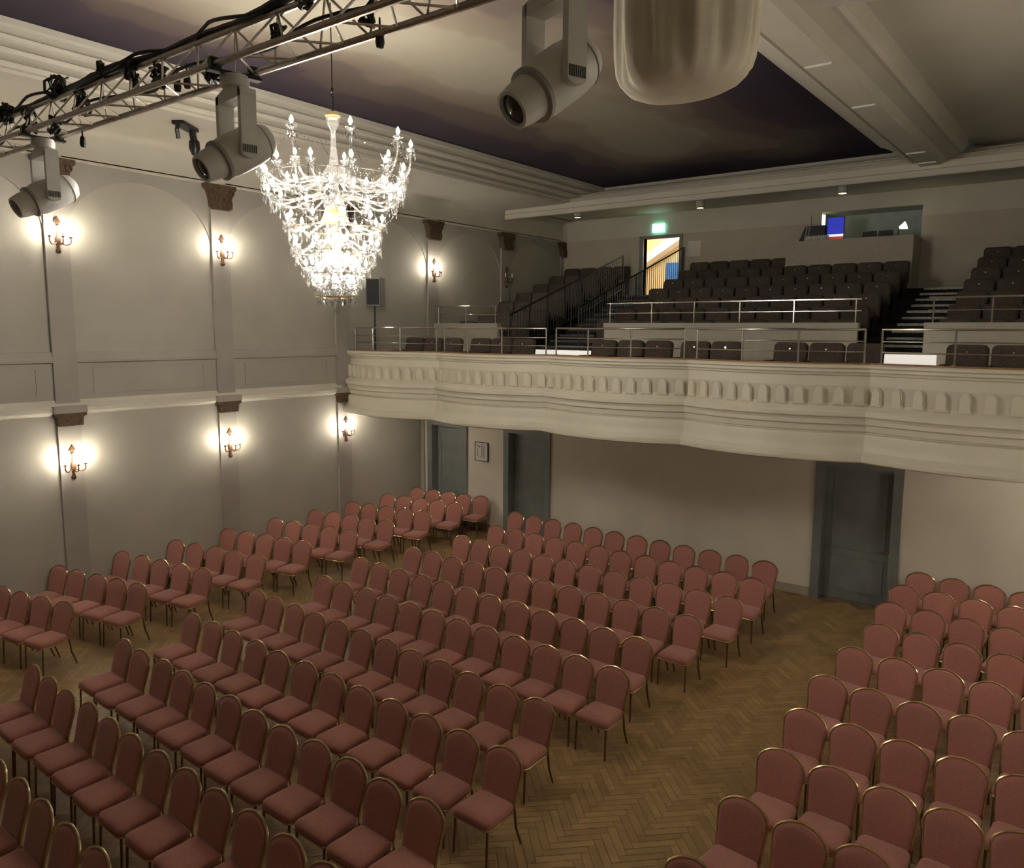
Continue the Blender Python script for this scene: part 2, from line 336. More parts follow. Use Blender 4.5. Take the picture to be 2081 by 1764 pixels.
# lower rear wall with three doors
DOORS = [(0.26, 1.64), (2.84, 4.24), (10.36, 11.88)]
rw = MB(); xs = 0.0
for a, b in DOORS:
    rw.box(xs, a, 0.0, 0.3, 0, 2.75); xs = b
rw.box(xs, XR, 0.0, 0.3, 0, 2.75); rw.box(0.0, XR, 0.0, 0.3, 2.75, 3.25)
wr = struct('wall_rear', rw, REARW, 'beige rear wall below the balcony', 'wall')
xs = 0.0
for a, b in DOORS+[(XR, XR)]:
    if a-xs > 0.3:
        MB().box(xs+0.002, a-0.002, -0.025, 0.0, 0.0, 0.17).box(xs+0.002, a-0.002, -0.035, 0.0, 0.0, 0.05).build('skirting', BASEB, wr)
    xs = b
MB().box(0.02, 0.14, -0.05, 0.0, 0.0, 2.9).build('corner_pipe_casing', BAND, wr)
for i, (a, b) in enumerate(DOORS):
    lab = ['grey blue door nearest the left wall under the balcony', 'grey blue door between framed notice and centre rear wall', 'grey blue panelled door at the end of the right aisle'][i]
    fr = 0.16
    d = struct('door_%d' % (i+1), MB().box(a, a+fr, -0.05, 0.30, 0, 2.75).box(b-fr, b, -0.05, 0.30, 0, 2.75).box(a+fr, b-fr, -0.05, 0.30, 2.58, 2.75), DOORM, lab, 'door')
    lf = MB().box(a+fr+0.005, b-fr-0.005, 0.19, 0.235, 0.012, 2.575)
    x0, x1 = a+fr+0.13, b-fr-0.13
    leaf = lf.build('door_leaf', DOORM, d)
    for z0, z1 in ((0.2, 0.85), (1.0, 2.4)):
        MB().tube([(x0, 0.187, z0), (x1, 0.187, z0), (x1, 0.187, z1), (x0, 0.187, z1)], 0.014, 4, True).build('panel_moulding', DOORM, leaf)
    MB().lathe([(0.0, 0.0), (0.024, 0.0), (0.024, 0.05), (0.0, 0.05)], 10, Matrix.Translation((b-fr-0.07, 0.185, 1.05)) @ Matrix.Rotation(PI/2, 4, 'X')).tube([(b-fr-0.07, 0.145, 1.05), (b-fr-0.19, 0.145, 1.05)], 0.010, 6).build('door_handle', BRASS, leaf)
    MB().box(a+fr, b-fr, 0.0, 0.19, 0.0, 0.008).build('threshold', BRASS, d)
    MB().box(a, b, 0.30, 0.34, 0, 2.75).build('dark_backing', DARKP, d)

# ------------------------------------------------------------------ balcony
CUSP = [-0.05, 2.91, 5.85, 8.80, 11.76, 15.05]
def yb(x):
    for i in range(len(CUSP)-1):
        if x <= CUSP[i+1]+1e-6: break
    t = (x-CUSP[i])/(CUSP[i+1]-CUSP[i])
    return -2.48-0.37*4*t*(1-t)
BPROF = [(-0.30, 4.58), (0.02, 4.58), (0.05, 4.56), (0.05, 4.53), (0.02, 4.51), (0.02, 4.47), (-0.01, 4.45), (-0.02, 4.42), (-0.05, 4.41), (-0.05, 4.00), (-0.02, 3.96), (0.05, 3.91), (0.10, 3.885), (0.12, 3.86), (0.12, 3.80), (0.09, 3.78), (0.07, 3.74), (0.07, 3.68), (0.03, 3.66), (0.02, 3.57), (-0.01, 3.555), (-0.01, 3.54), (0.06, 3.53), (0.08, 3.47), (0.08, 3.38), (0.09, 3.32), (0.12, 3.27), (0.17, 3.24), (0.20, 3.21), (0.21, 3.16), (0.20, 3.12), (0.16, 3.10), (-0.2, 3.10)]
for i in range(len(CUSP)-1):
    xa, xb = max(CUSP[i], 0.0), min(CUSP[i+1], XR)
    ts = [xa+(xb-xa)*k/20 for k in range(21)]
    labs = ['bowed balcony front bay against the left wall', 'bowed balcony front bay above the two left doors', 'bowed balcony front bay above the bare rear wall', 'bowed balcony front bay left of the right aisle door', 'bowed balcony front bay at the right edge of the picture']
    bo = struct('balcony_front', MB().strip(BPROF, lambda p, t: (t, yb(min(max(t, CUSP[i]+1e-4), CUSP[i+1]-1e-4))-p[0], p[1]), ts), BALC, labs[i] if i < 5 else 'bowed balcony front bay beyond the right picture edge, number %s' % ORD[i], 'balcony', math.radians(25))
    MB().strip([(-0.30, 4.582), (-0.02, 4.582), (-0.02, 4.60), (-0.30, 4.60)], lambda p, t: (t, yb(min(max(t, CUSP[i]+1e-4), CUSP[i+1]-1e-4))-p[0], p[1]), ts, True).build('wooden_cap', WOODCAP, bo)
    MB().strip([(-0.044, 4.255), (-0.044, 3.985)], lambda p, t: (t, yb(min(max(t, CUSP[i]+1e-4), CUSP[i+1]-1e-4))-p[0], p[1]), ts).build('frieze_band', BANDL, bo)
    if i > 4: continue
    for k in range(11):
        x = CUSP[i]+(CUSP[i+1]-CUSP[i])*(k+0.5)/11
        if x < 0.08: continue
        dx = 0.02; sl = (yb(x+dx)-yb(x-dx))/(2*dx); ang = math.atan(sl)
        T = Matrix.Translation((x, yb(x)+0.055, 0)) @ Matrix.Rotation(ang, 4, 'Z')
        hw = 0.075
        poly = [(-hw-0.02, 3.96), (hw+0.02, 3.96), (hw, 4.02)]+[(hw*math.cos(PI*j/8), 4.14+0.10*math.sin(PI*j/8)) for j in range(9)]+[(-hw, 4.02)]
        MB().prism(poly, 0.0, -0.06, 'y', T).prism([(a*0.82, 4.10+(b-4.10)*0.86) for a, b in poly], -0.06, -0.075, 'y', T).build('arch_relief', BALC, bo)
struct('balcony_soffit', MB().add([(0, 0.1, 3.10), (XR, 0.1, 3.10), (XR, -2.65, 3.10), (0, -2.65, 3.10)], [(0,1,2,3)]).box(0, XR, -2.3, 0.1, 3.11, 3.95), BALC, 'pale underside of the balcony over the rear seats', 'balcony')
# raked tiers
TY0, TP, TR_, Z0 = 0.62, 0.865, 0.29, 4.39
tiers = MB()
for k in range(7):
    tiers.box(0, XR, TY0+TP*k, YU, (Z0+TR_*(k-1)) if k else 3.3, Z0+TR_*k)
struct('balcony_tiers', tiers, CARPET, 'dark carpeted rising tiers of the balcony', 'balcony')
struct('balcony_floor', MB().box(0, XR, -2.32, TY0, 3.95, 3.955), CARPET, 'dark carpeted front walkway of the balcony', 'floor')
# front guard rails, one per bay
for i in range(5):
    xa, xb = CUSP[i]+0.12 if i else 0.2, CUSP[i+1]-0.12
    g = thing('guard_rail', ['chrome guard rail on balcony front beside the loudspeaker stand', 'chrome guard rail on balcony front, second bay from left wall', 'chrome guard rail on balcony front, middle bay of five', 'chrome guard rail on balcony front, second bay from right', 'chrome guard rail on balcony front at right picture edge'][i], 'railing', (0, 0, 4.60), 0, 'front balcony rails')
    for k in range(4):
        x = xa+(xb-xa)*k/3
        MB().tube([(x, yb(x)+0.16, 0.0), (x, yb(x)+0.16, 0.51)], 0.016, 8).lathe([(0.035, 0.0), (0.035, 0.01), (0.016, 0.012)], 8, None, (x, yb(x)+0.16, 0)).build('post', CHROME, g, SM)
    for z, r in ((0.51, 0.020), (0.33, 0.011), (0.17, 0.011)):
        MB().tube([(xa+(xb-xa)*k/16, yb(xa+(xb-xa)*k/16)+0.16, z) for k in range(17)], r, 8).build('rail', CHROME, g, SM)
# cross parapets with their rails
PAR = [(0.0, 2.2), (5.33, 10.8), (11.93, XR)]
for i, (a, b) in enumerate(PAR):
    p = struct('balcony_parapet', MB().box(a, b, 0.50, 0.61, 3.955, 5.13), BOOTHP, ['low beige balcony parapet at the left wall', 'long low beige balcony parapet in the centre', 'low beige balcony parapet right of the aisle steps'][i], 'parapet')
    MB().box(a, b+0.02 if i < 2 else b, 0.46, 0.64, 5.13, 5.25).build('parapet_cap', WALL, p)
    g = thing('tier_rail', ['chrome rail on the left balcony parapet', 'long chrome rail on the centre balcony parapet', 'chrome rail on the right balcony parapet'][i], 'railing', (0, 0.55, 5.25), 0, 'upper balcony rails')
    px = [[0.15, 1.1, 2.1], [5.45, 6.5, 7.5, 8.5, 9.6, 10.75], [12.05, 12.95, 13.95, 14.9]][i]
    for x in px: MB().tube([(x, 0, 0), (x, 0, 0.44)], 0.016, 8).build('post', CHROME, g, SM)
    for z, r in ((0.44, 0.020), (0.22, 0.012)):
        MB().tube([(px[0]-0.08, 0, z), (px[-1]+0.1, 0, z)], r, 8).build('rail', CHROME, g, SM)
# aisle steps with pale nosings
for (a, b, lab) in ((2.75, 4.35, 'left aisle below the lit doorway'), (10.85, 11.9, 'right aisle beside the control booth')):
    stp = thing('aisle_steps', 'dark balcony steps with pale nosings, '+lab, 'stairs', ((a+b)/2, TY0, 3.955))
    hw = (b-a)/2-0.03
    yy, zz = -0.6, 0.0
    fl_ = 3.955
    hs = [(-0.55, 4.10), (-0.28, 4.25)]
    for k in range(7):
        hs.append((TP*k-0.0, Z0+TR_*k))
        if k < 6: hs.append((TP*k+TP/2, Z0+TR_*k+TR_/2))
    for k, (y, z) in enumerate(hs):
        y1 = hs[k+1][0] if k+1 < len(hs) else 5.9
        if k in (0, 1) or (k >= 2 and (k % 2) == 1):
            MB().box(-hw, hw, y, y1+0.0, (3.955 if k < 2 else z-TR_/2)-fl_+0.002, z-fl_).build('step', CARPET, stp)
        MB().box(-hw*0.9, hw*0.95, y-0.012, y+0.055, z-fl_-0.045, z-fl_+0.006).build('nosing', NOSE if a > 5 else NOSED, stp)
    MB().box(*((-hw+0.95, hw+1.25) if a < 5 else (-hw+0.10, hw+0.42)), -0.98, -0.90, 0.02, 0.68 if a < 5 else 0.74).build('lit_step_panel', STEPW, stp)
# upper rear wall: doorway, booth window
UD = (2.98, 4.16, 6.14, 7.86); BW = (8.22, 10.62, 7.30, 8.2)
ru = MB()
ru.box(0, UD[0], YU, YU+0.2, 3.9, 7.94).box(UD[1], BW[0], YU, YU+0.2, 3.9, 7.94).box(BW[1], XR, YU, YU+0.2, 3.9, 7.94)
ru.box(UD[0], UD[1], YU, YU+0.2, 3.9, UD[2]).box(UD[0], UD[1], YU, YU+0.2, UD[3], 7.94).box(BW[0], BW[1], YU, YU+0.2, 3.9, BW[2])
wu = struct('wall_rear_upper', ru, REARU, 'grey beige wall behind the balcony seats', 'wall')
MB().box(0, BW[0], YU-0.01, YU+0.2, 7.94, 8.7).box(BW[0], BW[1], YU-0.01, YU+0.2, BW[3], 8.7).box(BW[1], XR, YU-0.01, YU+0.2, 7.94, 8.7).build('frieze', WHITE, wu)
ud = struct('door_4', MB().box(UD[0]-0.14, UD[0], YU-0.04, YU+0.2, UD[2], UD[3]+0.08).box(UD[1], UD[1]+0.1, YU-0.04, YU+0.2, UD[2], UD[3]+0.08).box(UD[0], UD[1], YU-0.04, YU+0.2, UD[3], UD[3]+0.08), DOORM, 'open doorway at the back of the balcony showing lit stairwell', 'door')
# stairwell seen through the doorway
sw = MB().box(1.6, 5.6, 9.0, 9.1, 5.2, 9.0).box(1.5, 1.6, YU+0.2, 9.1, 5.2, 9.0).box(5.6, 5.7, YU+0.2, 9.1, 5.2, 9.0).box(1.6, 5.6, YU+0.2, 9.0, 5.1, 5.2).box(1.6, 5.6, YU+0.2, 9.0, 9.0, 9.1)
wst = struct('wall_stairwell', sw, STAIRW, 'warm lit stairwell walls behind the balcony doorway', 'wall')
MB().prism([(1.605, 7.02), (1.605, 7.32), (3.9, 8.70), (3.9, 8.38)], 8.5, 8.95, 'y').build('stair_slab', STAIRS, wst)
MB().box(2.62, 3.5, 8.9, 8.995, 6.42, 7.32).build('blue_panel', BLUEP, wst)
MB().box(2.62, 3.5, 8.88, 8.9, 6.34, 6.42).build('white_ledge', STAIRS, wst)
ld = bpy.data.lights.new('stairwell_lamp', 'POINT'); ld.energy = 120; ld.color = (1.0, 0.92, 0.78); ld.shadow_soft_size = 0.15
lo = bpy.data.objects.new('stairwell_lamp', ld); COL.objects.link(lo); lo.location = (3.6, 7.5, 8.6); tag(lo, 'bright ceiling lamp inside the balcony stairwell', 'lamp')
# booth window recess
rec = MB().box(BW[0], BW[1], 7.6, 7.7, BW[2], BW[3]).box(BW[0]-0.1, BW[0], YU+0.2, 7.7, BW[2]-0.1, BW[3]+0.1).box(BW[1], BW[1]+0.1, YU+0.2, 7.7, BW[2]-0.1, BW[3]+0.1).box(BW[0], BW[1], YU+0.2, 7.6, BW[2]-0.1, BW[2]).box(BW[0], BW[1], YU+0.2, 7.6, BW[3], BW[3]+0.1)
struct('window_1', rec, BOOTHIN, 'grey green control room opening behind the booth', 'window')

# ================================================================== THINGS
# ------------------------------------------------------------------ banquet chairs
def chair_meshes():
    out = {}
    # seat cushion (front is -y)
    def outline(hwf, hwr, yf, yr, rad, n=5):
        pts = []
        for (cx, cy, a0) in ((hwf-rad, yf+rad, -PI/2), (hwr-rad, yr-rad, 0), (-hwr+rad, yr-rad, PI/2), (-hwf+rad, yf+rad, PI)):
            for k in range(n+1): pts.append((cx+rad*math.cos(a0+PI/2*k/n), cy+rad*math.sin(a0+PI/2*k/n)))
        return pts
    mb = MB(); base = outline(0.236, 0.214, -0.235, 0.205, 0.06); n = len(base); vs_, fs = [], []
    rings = [(0.90, 0.405), (0.985, 0.412), (1.0, 0.435), (0.985, 0.462), (0.93, 0.479), (0.75, 0.489), (0.4, 0.494)]
    for s, z in rings: vs_ += [(x*s, -0.015+(y+0.015)*s, z-(0.012 if y < -0.15 and s > 0.9 else 0)) for x, y in base]
    for i in range(len(rings)-1):
        for k in range(n): fs.append((i*n+k, i*n+(k+1) % n, (i+1)*n+(k+1) % n, (i+1)*n+k))
    fs += [tuple(range(n))[::-1], tuple((len(rings)-1)*n+k for k in range(n))]
    out['seat'] = mb.add(vs_, fs).mesh('seat', FABRIC, math.radians(60))
    # back outline in (x, s) with s measured up the back
    half = [(0.205, 0.0), (0.214, 0.12), (0.226, 0.25), (0.231, 0.315), (0.226, 0.348), (0.211, 0.383), (0.178, 0.414), (0.138, 0.440), (0.096, 0.458), (0.046, 0.468), (0.0, 0.476)]
    ol = half+[(-x, s) for x, s in half[-2::-1]]
    zb, yb_, tilt = 0.47, 0.21, math.radians(15)
    def P(x, s, d):   # d: forward offset towards the sitter
        bulge = -0.012*(1-(x/0.22)**2)
        return (x, yb_+s*math.sin(tilt)-d*math.cos(tilt)-bulge, zb+s*math.cos(tilt)-d*math.sin(tilt))
    cx, cs = 0.0, 0.22; n = len(ol); vs_, fs = [], []
    lay = [(0.94, -0.006), (0.965, 0.004), (0.965, 0.022), (0.93, 0.036), (0.80, 0.043), (0.45, 0.048)]
    for s, d in lay: vs_ += [P(cx+(x-cx)*s, cs+(q-cs)*s, d) for x, q in ol]
    for i in range(len(lay)-1):
        for k in range(n): fs.append((i*n+k, i*n+(k+1) % n, (i+1)*n+(k+1) % n, (i+1)*n+k))
    fs += [tuple(range(n))[::-1], tuple((len(lay)-1)*n+k for k in range(n))]
    out['backrest'] = MB().add(vs_, fs).mesh('backrest', FABRIC, math.radians(60))
    fr = MB(); path = [(0.198, 0.205, 0.40)]+[P(x, s, 0.012) for x, s in ol]+[(-0.198, 0.205, 0.40)]
    fr.tube(path, 0.0125, 6); fr.tube([P(0.205, 0.0, 0.012), P(-0.205, 0.0, 0.012)], 0.009, 6)
    # small ornamental handle crest
    out['back_frame'] = fr.mesh('back_frame', BRASS, math.radians(50))
    sf = MB(); q = outline(0.232, 0.212, -0.232, 0.206, 0.055, 3)
    sf.tube([(x, y, 0.395) for x, y in q], 0.0125, 6, True)
    out['seat_frame'] = sf.mesh('seat_frame', BRASS, math.radians(50))
    for nm, pts in (('leg_fl', [(0.205, -0.205, 0.395), (0.212, -0.225, 0.0)]), ('leg_fr', [(-0.205, -0.205, 0.395), (-0.212, -0.225, 0.0)]),
                    ('leg_rl', [(0.198, 0.205, 0.41), (0.202, 0.23, 0.2), (0.206, 0.30, 0.0)]), ('leg_rr', [(-0.198, 0.205, 0.41), (-0.202, 0.23, 0.2), (-0.206, 0.30, 0.0)])):
        out[nm] = MB().tube(pts, [0.0135]*(len(pts)-1)+[0.011], 6).mesh('leg', LEGM, math.radians(50))
    return out
CM = chair_meshes(); TOPY = 0.21+0.476*math.sin(math.radians(15)); 
def place_chair(xt, yt, rz, label, group):
    # xt, yt: where the top of the back is
    c, s = math.cos(rz), math.sin(rz)
    t = thing('banquet_chair', label, 'chair', (xt+s*TOPY, yt-c*TOPY, 0.0), rz, group)
    for nm, me in CM.items(): link('leg' if nm.startswith('leg') else nm, me, t)
# rows from the rear wall forwards: (first x, first y, last x, last y, count)
MROWS = [(4.06,-1.07,9.94,-1.32,12),(4.46,-2.28,10.14,-2.44,12),(4.46,-3.42,10.18,-3.59,12),(4.29,-4.64,10.04,-4.76,12),(4.06,-5.74,9.86,-5.97,12),(4.40,-6.86,10.08,-7.01,12),(4.12,-8.0,9.84,-8.26,12),(4.30,-9.2,10.18,-9.36,12),(4.48,-10.32,10.18,-10.47,12),(4.42,-11.42,10.17,-11.55,12),(4.42,-12.48,10.15,-12.60,12)]
LROWS = [(0.27,-0.40,2.28,-0.20,5),(0.27,-1.47,2.27,-1.17,5),(0.27,-2.65,2.27,-2.28,5),(0.27,-3.74,2.27,-3.45,5),(0.27,-4.84,2.27,-4.50,5),(0.27,-6.02,2.27,-5.68,5),(0.27,-7.18,2.35,-6.80,5),(0.27,-8.24,2.38,-7.90,5),(0.27,-9.38,2.30,-9.01,5),(0.27,-10.52,2.28,-10.15,5),(0.27,-11.62,2.28,-11.25,5)]
RROWS = [(12.32,-0.33,14.40,-0.43,5),(12.24,-1.25,14.32,-1.36,5),(12.27,-2.28,14.34,-2.43,5),(12.37,-3.36,14.42,-3.53,5),(12.29,-4.49,14.38,-4.62,5),(12.26,-5.64,14.30,-5.74,5),(12.31,-6.69,14.35,-6.76,5),(12.38,-7.69,14.42,-7.76,5),(12.40,-8.71,14.44,-8.84,5),(12.38,-9.76,14.42,-9.88,5)]
rnd = random.Random(3)
for blk, rows, off in (('centre', MROWS, 0), ('left', LROWS, 0), ('right', RROWS, 0)):
    for ri, (xa, ya, xb, yb2, n) in enumerate(rows):
        ang = math.atan2(yb2-ya, xb-xa)
        for k in range(n):
            t = k/(n-1)
            x = xa+(xb-xa)*t+rnd.uniform(-0.006, 0.006); y = ya+(yb2-ya)*t+rnd.uniform(-0.02, 0.02)
            place_chair(x, y, ang+rnd.uniform(-0.02, 0.02)*(0.3 if blk == 'left' else 1), 'red banquet chair, %s block, %s row from rear wall, %s from left end' % (blk, ORD[ri], ORD[k]), 'red banquet chairs in the %s block' % blk)

# ------------------------------------------------------------------ balcony theatre seats
def rbox(x0, x1, y0, y1, z0, z1, r=0.05, n=4):
    # box whose top corners (in x-z) are rounded
    poly = [(x0, z0), (x1, z0)]
    for (cx, cz, a0) in ((x1-r, z1-r, 0), (x0+r, z1-r, PI/2)):
        for k in range(n+1): poly.append((cx+r*math.cos(a0+PI/2*k/n), cz+r*math.sin(a0+PI/2*k/n)))
    return poly
def bseat_meshes():
    o = {}
    T = Matrix.Translation((0, 0.17, 0.42)) @ Matrix.Rotation(-math.radians(9), 4, 'X')
    mb = MB(); poly = rbox(-0.283, 0.283, 0, 0, 0.0, 0.52, 0.08)
    cx, cz = 0, 0.24
    lay = [(1.0, 0.05), (1.0, -0.02), (0.95, -0.05), (0.75, -0.065)]
    n = len(poly); vs_ = []; fs = []
    for s, d in lay: vs_ += [(cx+(x-cx)*s, d, cz+(z-cz)*s) for x, z in poly]
    for i in range(len(lay)-1):
        for k in range(n): fs.append((i*n+k, i*n+(k+1) % n, (i+1)*n+(k+1) % n, (i+1)*n+k))
    fs += [tuple(range(n))[::-1], tuple((len(lay)-1)*n+k for k in range(n))]
    o['backrest'] = mb.add(vs_, fs, T).mesh('backrest', SEATD, math.radians(50))
    o['seat_cushion'] = MB().prism(rbox(-0.24, 0.24, 0, 0, 0.40, 0.50, 0.03), -0.27, 0.13, 'y').mesh('seat_cushion', SEATD, math.radians(50))
    o['pedestal'] = MB().box(-0.27, -0.235, -0.16, 0.14, 0.0, 0.44).mesh('pedestal', DARKP)
    o['pedestal2'] = MB().box(0.235, 0.27, -0.16, 0.14, 0.0, 0.44).mesh('pedestal', DARKP)
    o['armrest'] = MB().box(-0.30, -0.25, -0.24, 0.14, 0.60, 0.635).box(-0.285, -0.265, 0.06, 0.12, 0.44, 0.60).mesh('armrest', DARKP)
    o['number_plate'] = MB().lathe([(0.0, 0), (0.017, 0.0), (0.017, 0.004), (0, 0.004)], 8, T @ Matrix.Translation((0, -0.066, 0.40)) @ Matrix.Rotation(PI/2, 4, 'X')).mesh('number_plate', CHROME)
    return o
BSM = bseat_meshes()
def place_bseat(x, y, z, rz, label, group):
    t = thing('theatre_seat', label, 'seat', (x, y, z), rz, group)
    for nm, me in BSM.items(): link(nm.rstrip('2'), me, t)
def fill(x0, x1, pitch=0.60):
    n = int((x1-x0)/pitch+1e-6); s = (x1-x0-n*pitch)/2
    return [x0+s+pitch*(k+0.5) for k in range(n)]
for k in range(7):
    ytop = TY0+TP*k; z = Z0+TR_*k
    for blk, xs in (('left', fill(0.15, 2.62)), ('centre', fill(4.50, 10.75) if k < 6 else fill(4.45, 7.7)), ('right', fill(12.0, 15.0))):
        for j, x in enumerate(xs):
            place_bseat(x, ytop+0.50, z+0.002, 0, 'dark theatre seat, %s raked balcony block, %s row from rear, %s from left' % (blk, ORD[6-k], ORD[j]), 'dark seats on the raked balcony')
fx = [1.3, 1.9, 2.5, 3.35, 3.95, 4.55, 6.55, 7.15, 7.75, 8.5, 9.1, 10.25, 10.85, 11.45, 12.9, 13.5, 14.1]
for j, x in enumerate(fx):
    place_bseat(x, -1.75, 3.957, 0, 'dark theatre seat behind balcony front rail, %s from left wall' % (ORD[j] if j < 13 else ['fourth to last', 'third to last', 'second to last', 'last'][j-13]), 'dark seats behind the balcony front')

# ------------------------------------------------------------------ black stair railings on the balcony
for i, (x, ya, yb_, lab) in enumerate(((2.72, 0.3, 5.9, 'black barred stair railing beside the left balcony block'), (4.38, 0.9, 6.5, 'black barred stair railing in front of the lit doorway'))):
    g = thing('stair_railing', lab, 'railing', (x, ya, Z0+(ya-TY0)/TP*TR_+0.05))
    sl = TR_/TP; Lr = yb_-ya
    H0 = 1.10
    MB().tube([(0, 0, H0), (0, Lr, H0+sl*Lr)], 0.022, 6).build('handrail', BLKMET, g, SM)
    MB().tube([(0, 0, 0.12), (0, Lr, 0.12+sl*Lr)], 0.012, 6).build('bottom_rail', BLKMET, g, SM)
    for y in (0.0, Lr/2, Lr): MB().tube([(0, y, sl*y-0.25 if y else -0.1), (0, y, H0+sl*y)], 0.02, 6).build('post', BLKMET, g, SM)
    nb = int(Lr/0.12); bme = MB().tube([(0, 0, 0.12), (0, 0, H0)], 0.010, 5).mesh('baluster', BLKMET)
    for k in range(1, nb): link('baluster', bme, g, (0, Lr*k/nb, sl*Lr*k/nb))

# ------------------------------------------------------------------ control booth on the balcony
BF = 5.80
bt = thing('control_booth', 'beige sound control booth box at the back of the balcony', 'booth', (9.12, BF, 6.135))
MB().box(-1.50, 1.46, -0.03, 0.03, 0.0, 1.26).build('front_panel', BOOTHP, bt)
MB().box(1.46, 1.52, -0.03, 0.87, 0.0, 1.26).build('side_panel', BOOTHP, bt)
MB().box(-1.50, -1.44, 0.03, 0.87, 0.0, 1.26).build('side_panel', BOOTHP, bt)
MB().box(-1.44, 1.46, 0.03, 0.65, 1.20, 1.235).build('desk_top', BOOTHP, bt)
rc = thing('road_case', 'black equipment case with pale corner strips on booth desk', 'case', (8.15, 6.22, 7.375))
MB().prism([(-0.32, 0.0), (0.34, 0.0), (0.34, 0.42), (-0.14, 0.42)], -0.18, 0.18, 'y').build('case_body', BLACK, rc)
for x in (-0.17, -0.10): MB().prism([(x, 0.0), (x+0.025, 0.0), (x+0.085, 0.41), (x+0.06, 0.41)], -0.19, -0.18, 'y').build('corner_strip', FIXG, rc)
MB().tube([(-0.05, 0, 0.42), (-0.05, 0, 0.72)], 0.008, 5).build('antenna', BLACK, rc)
mx = thing('mixing_console', 'pale speckled mixing console edge beside black case', 'console', (8.32, 5.93, 7.375))
MB().box(-0.25, 0.3, -0.08, 0.07, 0.0, 0.15).build('console_body', FIXG, mx)
for k in range(8): MB().box(-0.22+k*0.06, -0.19+k*0.06, -0.086, -0.08, 0.05+0.02*(k % 3), 0.12+0.015*(k % 2)).build('fader', PAPER, mx)
mn = thing('monitor', 'upright screen with blue field above white and red bands', 'monitor', (8.72, 6.2, 7.375), 0.0)
MB().box(-0.21, 0.21, -0.02, 0.03, 0.0, 0.62).build('casing', BLKMET, mn)
MB().box(-0.20, 0.20, -0.024, -0.02, 0.19, 0.61).build('blue_field', SCRB, mn)
MB().box(-0.20, 0.20, -0.024, -0.02, 0.13, 0.19).build('white_band', SCRW, mn)
MB().box(-0.20, 0.20, -0.024, -0.02, 0.01, 0.13).build('red_band', SCRR, mn)
tag(MB().box(8.225, 8.29, 6.70, 6.76, 7.32, 8.15).build('glowing_reveal', GLOWW), 'glowing pale vertical strip imitating the lit window reveal left of the blue screen', 'lamp')  # light on the window reveal, put in as a glowing strip
dl = thing('desk_lamp', 'small white lit desk lamp on right side of booth', 'lamp', (10.2, 6.2, 7.375))
MB().lathe([(0.07, 0), (0.07, 0.015), (0.012, 0.02), (0.012, 0.22)], 10).build('base', BLKMET, dl)
MB().lathe([(0.03, 0.0), (0.10, 0.16), (0.095, 0.16), (0.02, 0.0)], 12, Matrix.Translation((0.02, 0, 0.24)) @ Matrix.Rotation(math.radians(70), 4, 'Y')).build('shade', GLOWW, dl)
for i, x in enumerate((9.55, 9.92)):
    tag(MB().prism([(-0.17, 0), (0.17, 0), (0.15, 0.20), (-0.15, 0.20)], -0.06, 0.06, 'y').build('equipment_box', BLACK, None, loc=(x, 6.2, 7.375)), ['low black equipment box in the middle of the booth', 'low black equipment box next to the desk lamp'][i], 'box')

# signs
ex = thing('exit_sign', 'glowing green exit sign above the balcony doorway', 'sign', (3.48, YU-0.06, 8.02))
MB().box(-0.19, 0.19, -0.03, 0.05, 0.0, 0.25).build('lit_box', EXITG, ex)
MB().box(-0.14, -0.03, -0.034, -0.03, 0.05, 0.2).box(0.02, 0.14, -0.034, -0.03, 0.05, 0.2).build('pictogram', EXITW, ex)
nt = thing('wall_notice', 'white sheet notice on wall right of the balcony doorway', 'notice', (4.63, YU-0.015, 7.26))
MB().box(-0.20, 0.20, 0, 0.014, 0, 0.44).build('sheet', PAPER, nt)
MB().box(-0.22, -0.205, -0.01, 0.014, -0.01, 0.45).build('side_rail', CHROME, nt)
fn = thing('framed_notice', 'small framed floor plan notice between the two left doors', 'picture', (2.12, -0.03, 1.79))
MB().box(-0.20, 0.20, 0.005, 0.028, 0.0, 0.46).build('sheet', PAPER, fn)
MB().box(-0.215, -0.20, -0.005, 0.028, -0.012, 0.472).box(0.20, 0.22, -0.005, 0.028, -0.012, 0.472).box(-0.2, 0.2, -0.005, 0.028, 0.46, 0.472).box(-0.2, 0.2, -0.005, 0.028, -0.012, 0.0).build('frame', INK, fn)
pl = MB()
for a, b in (((-0.15, 0.36), (0.0, 0.36)), ((-0.13, 0.40), (-0.05, 0.32)), ((0.02, 0.43), (0.02, 0.12)), ((0.02, 0.12), (-0.05, 0.08)), ((0.08, 0.42), (0.08, 0.05)), ((-0.12, 0.30), (-0.12, 0.1))):
    pl.tube([(a[0], 0.003, a[1]), (b[0], 0.003, b[1])], 0.006, 4)
pl.build('plan_lines', INK, fn)

# downlights in the balcony soffit
for i, (x, y) in enumerate(((1.72, 4.89), (5.40, 5.30), (9.13, 5.15))):
    d = thing('downlight', ['small round downlight in balcony soffit near the left corner', 'small round downlight in balcony soffit above centre seats', 'small round downlight in balcony soffit above the booth'][i], 'lamp', (x, y, 8.40), 0, 'downlights over the balcony')
    MB().lathe([(0.11, 0.02), (0.11, 0.178), (0.0, 0.178)], 16).build('housing', FIXW, d, SM)
    MB().lathe([(0.11, 0.022), (0.12, 0.0), (0.095, -0.01), (0.09, 0.0)], 16).build('rim', GOLD, d)
    MB().lathe([(0.0, 0.0), (0.09, 0.0), (0.09, 0.006), (0.0, 0.006)], 16).build('lens', DOWNL, d)

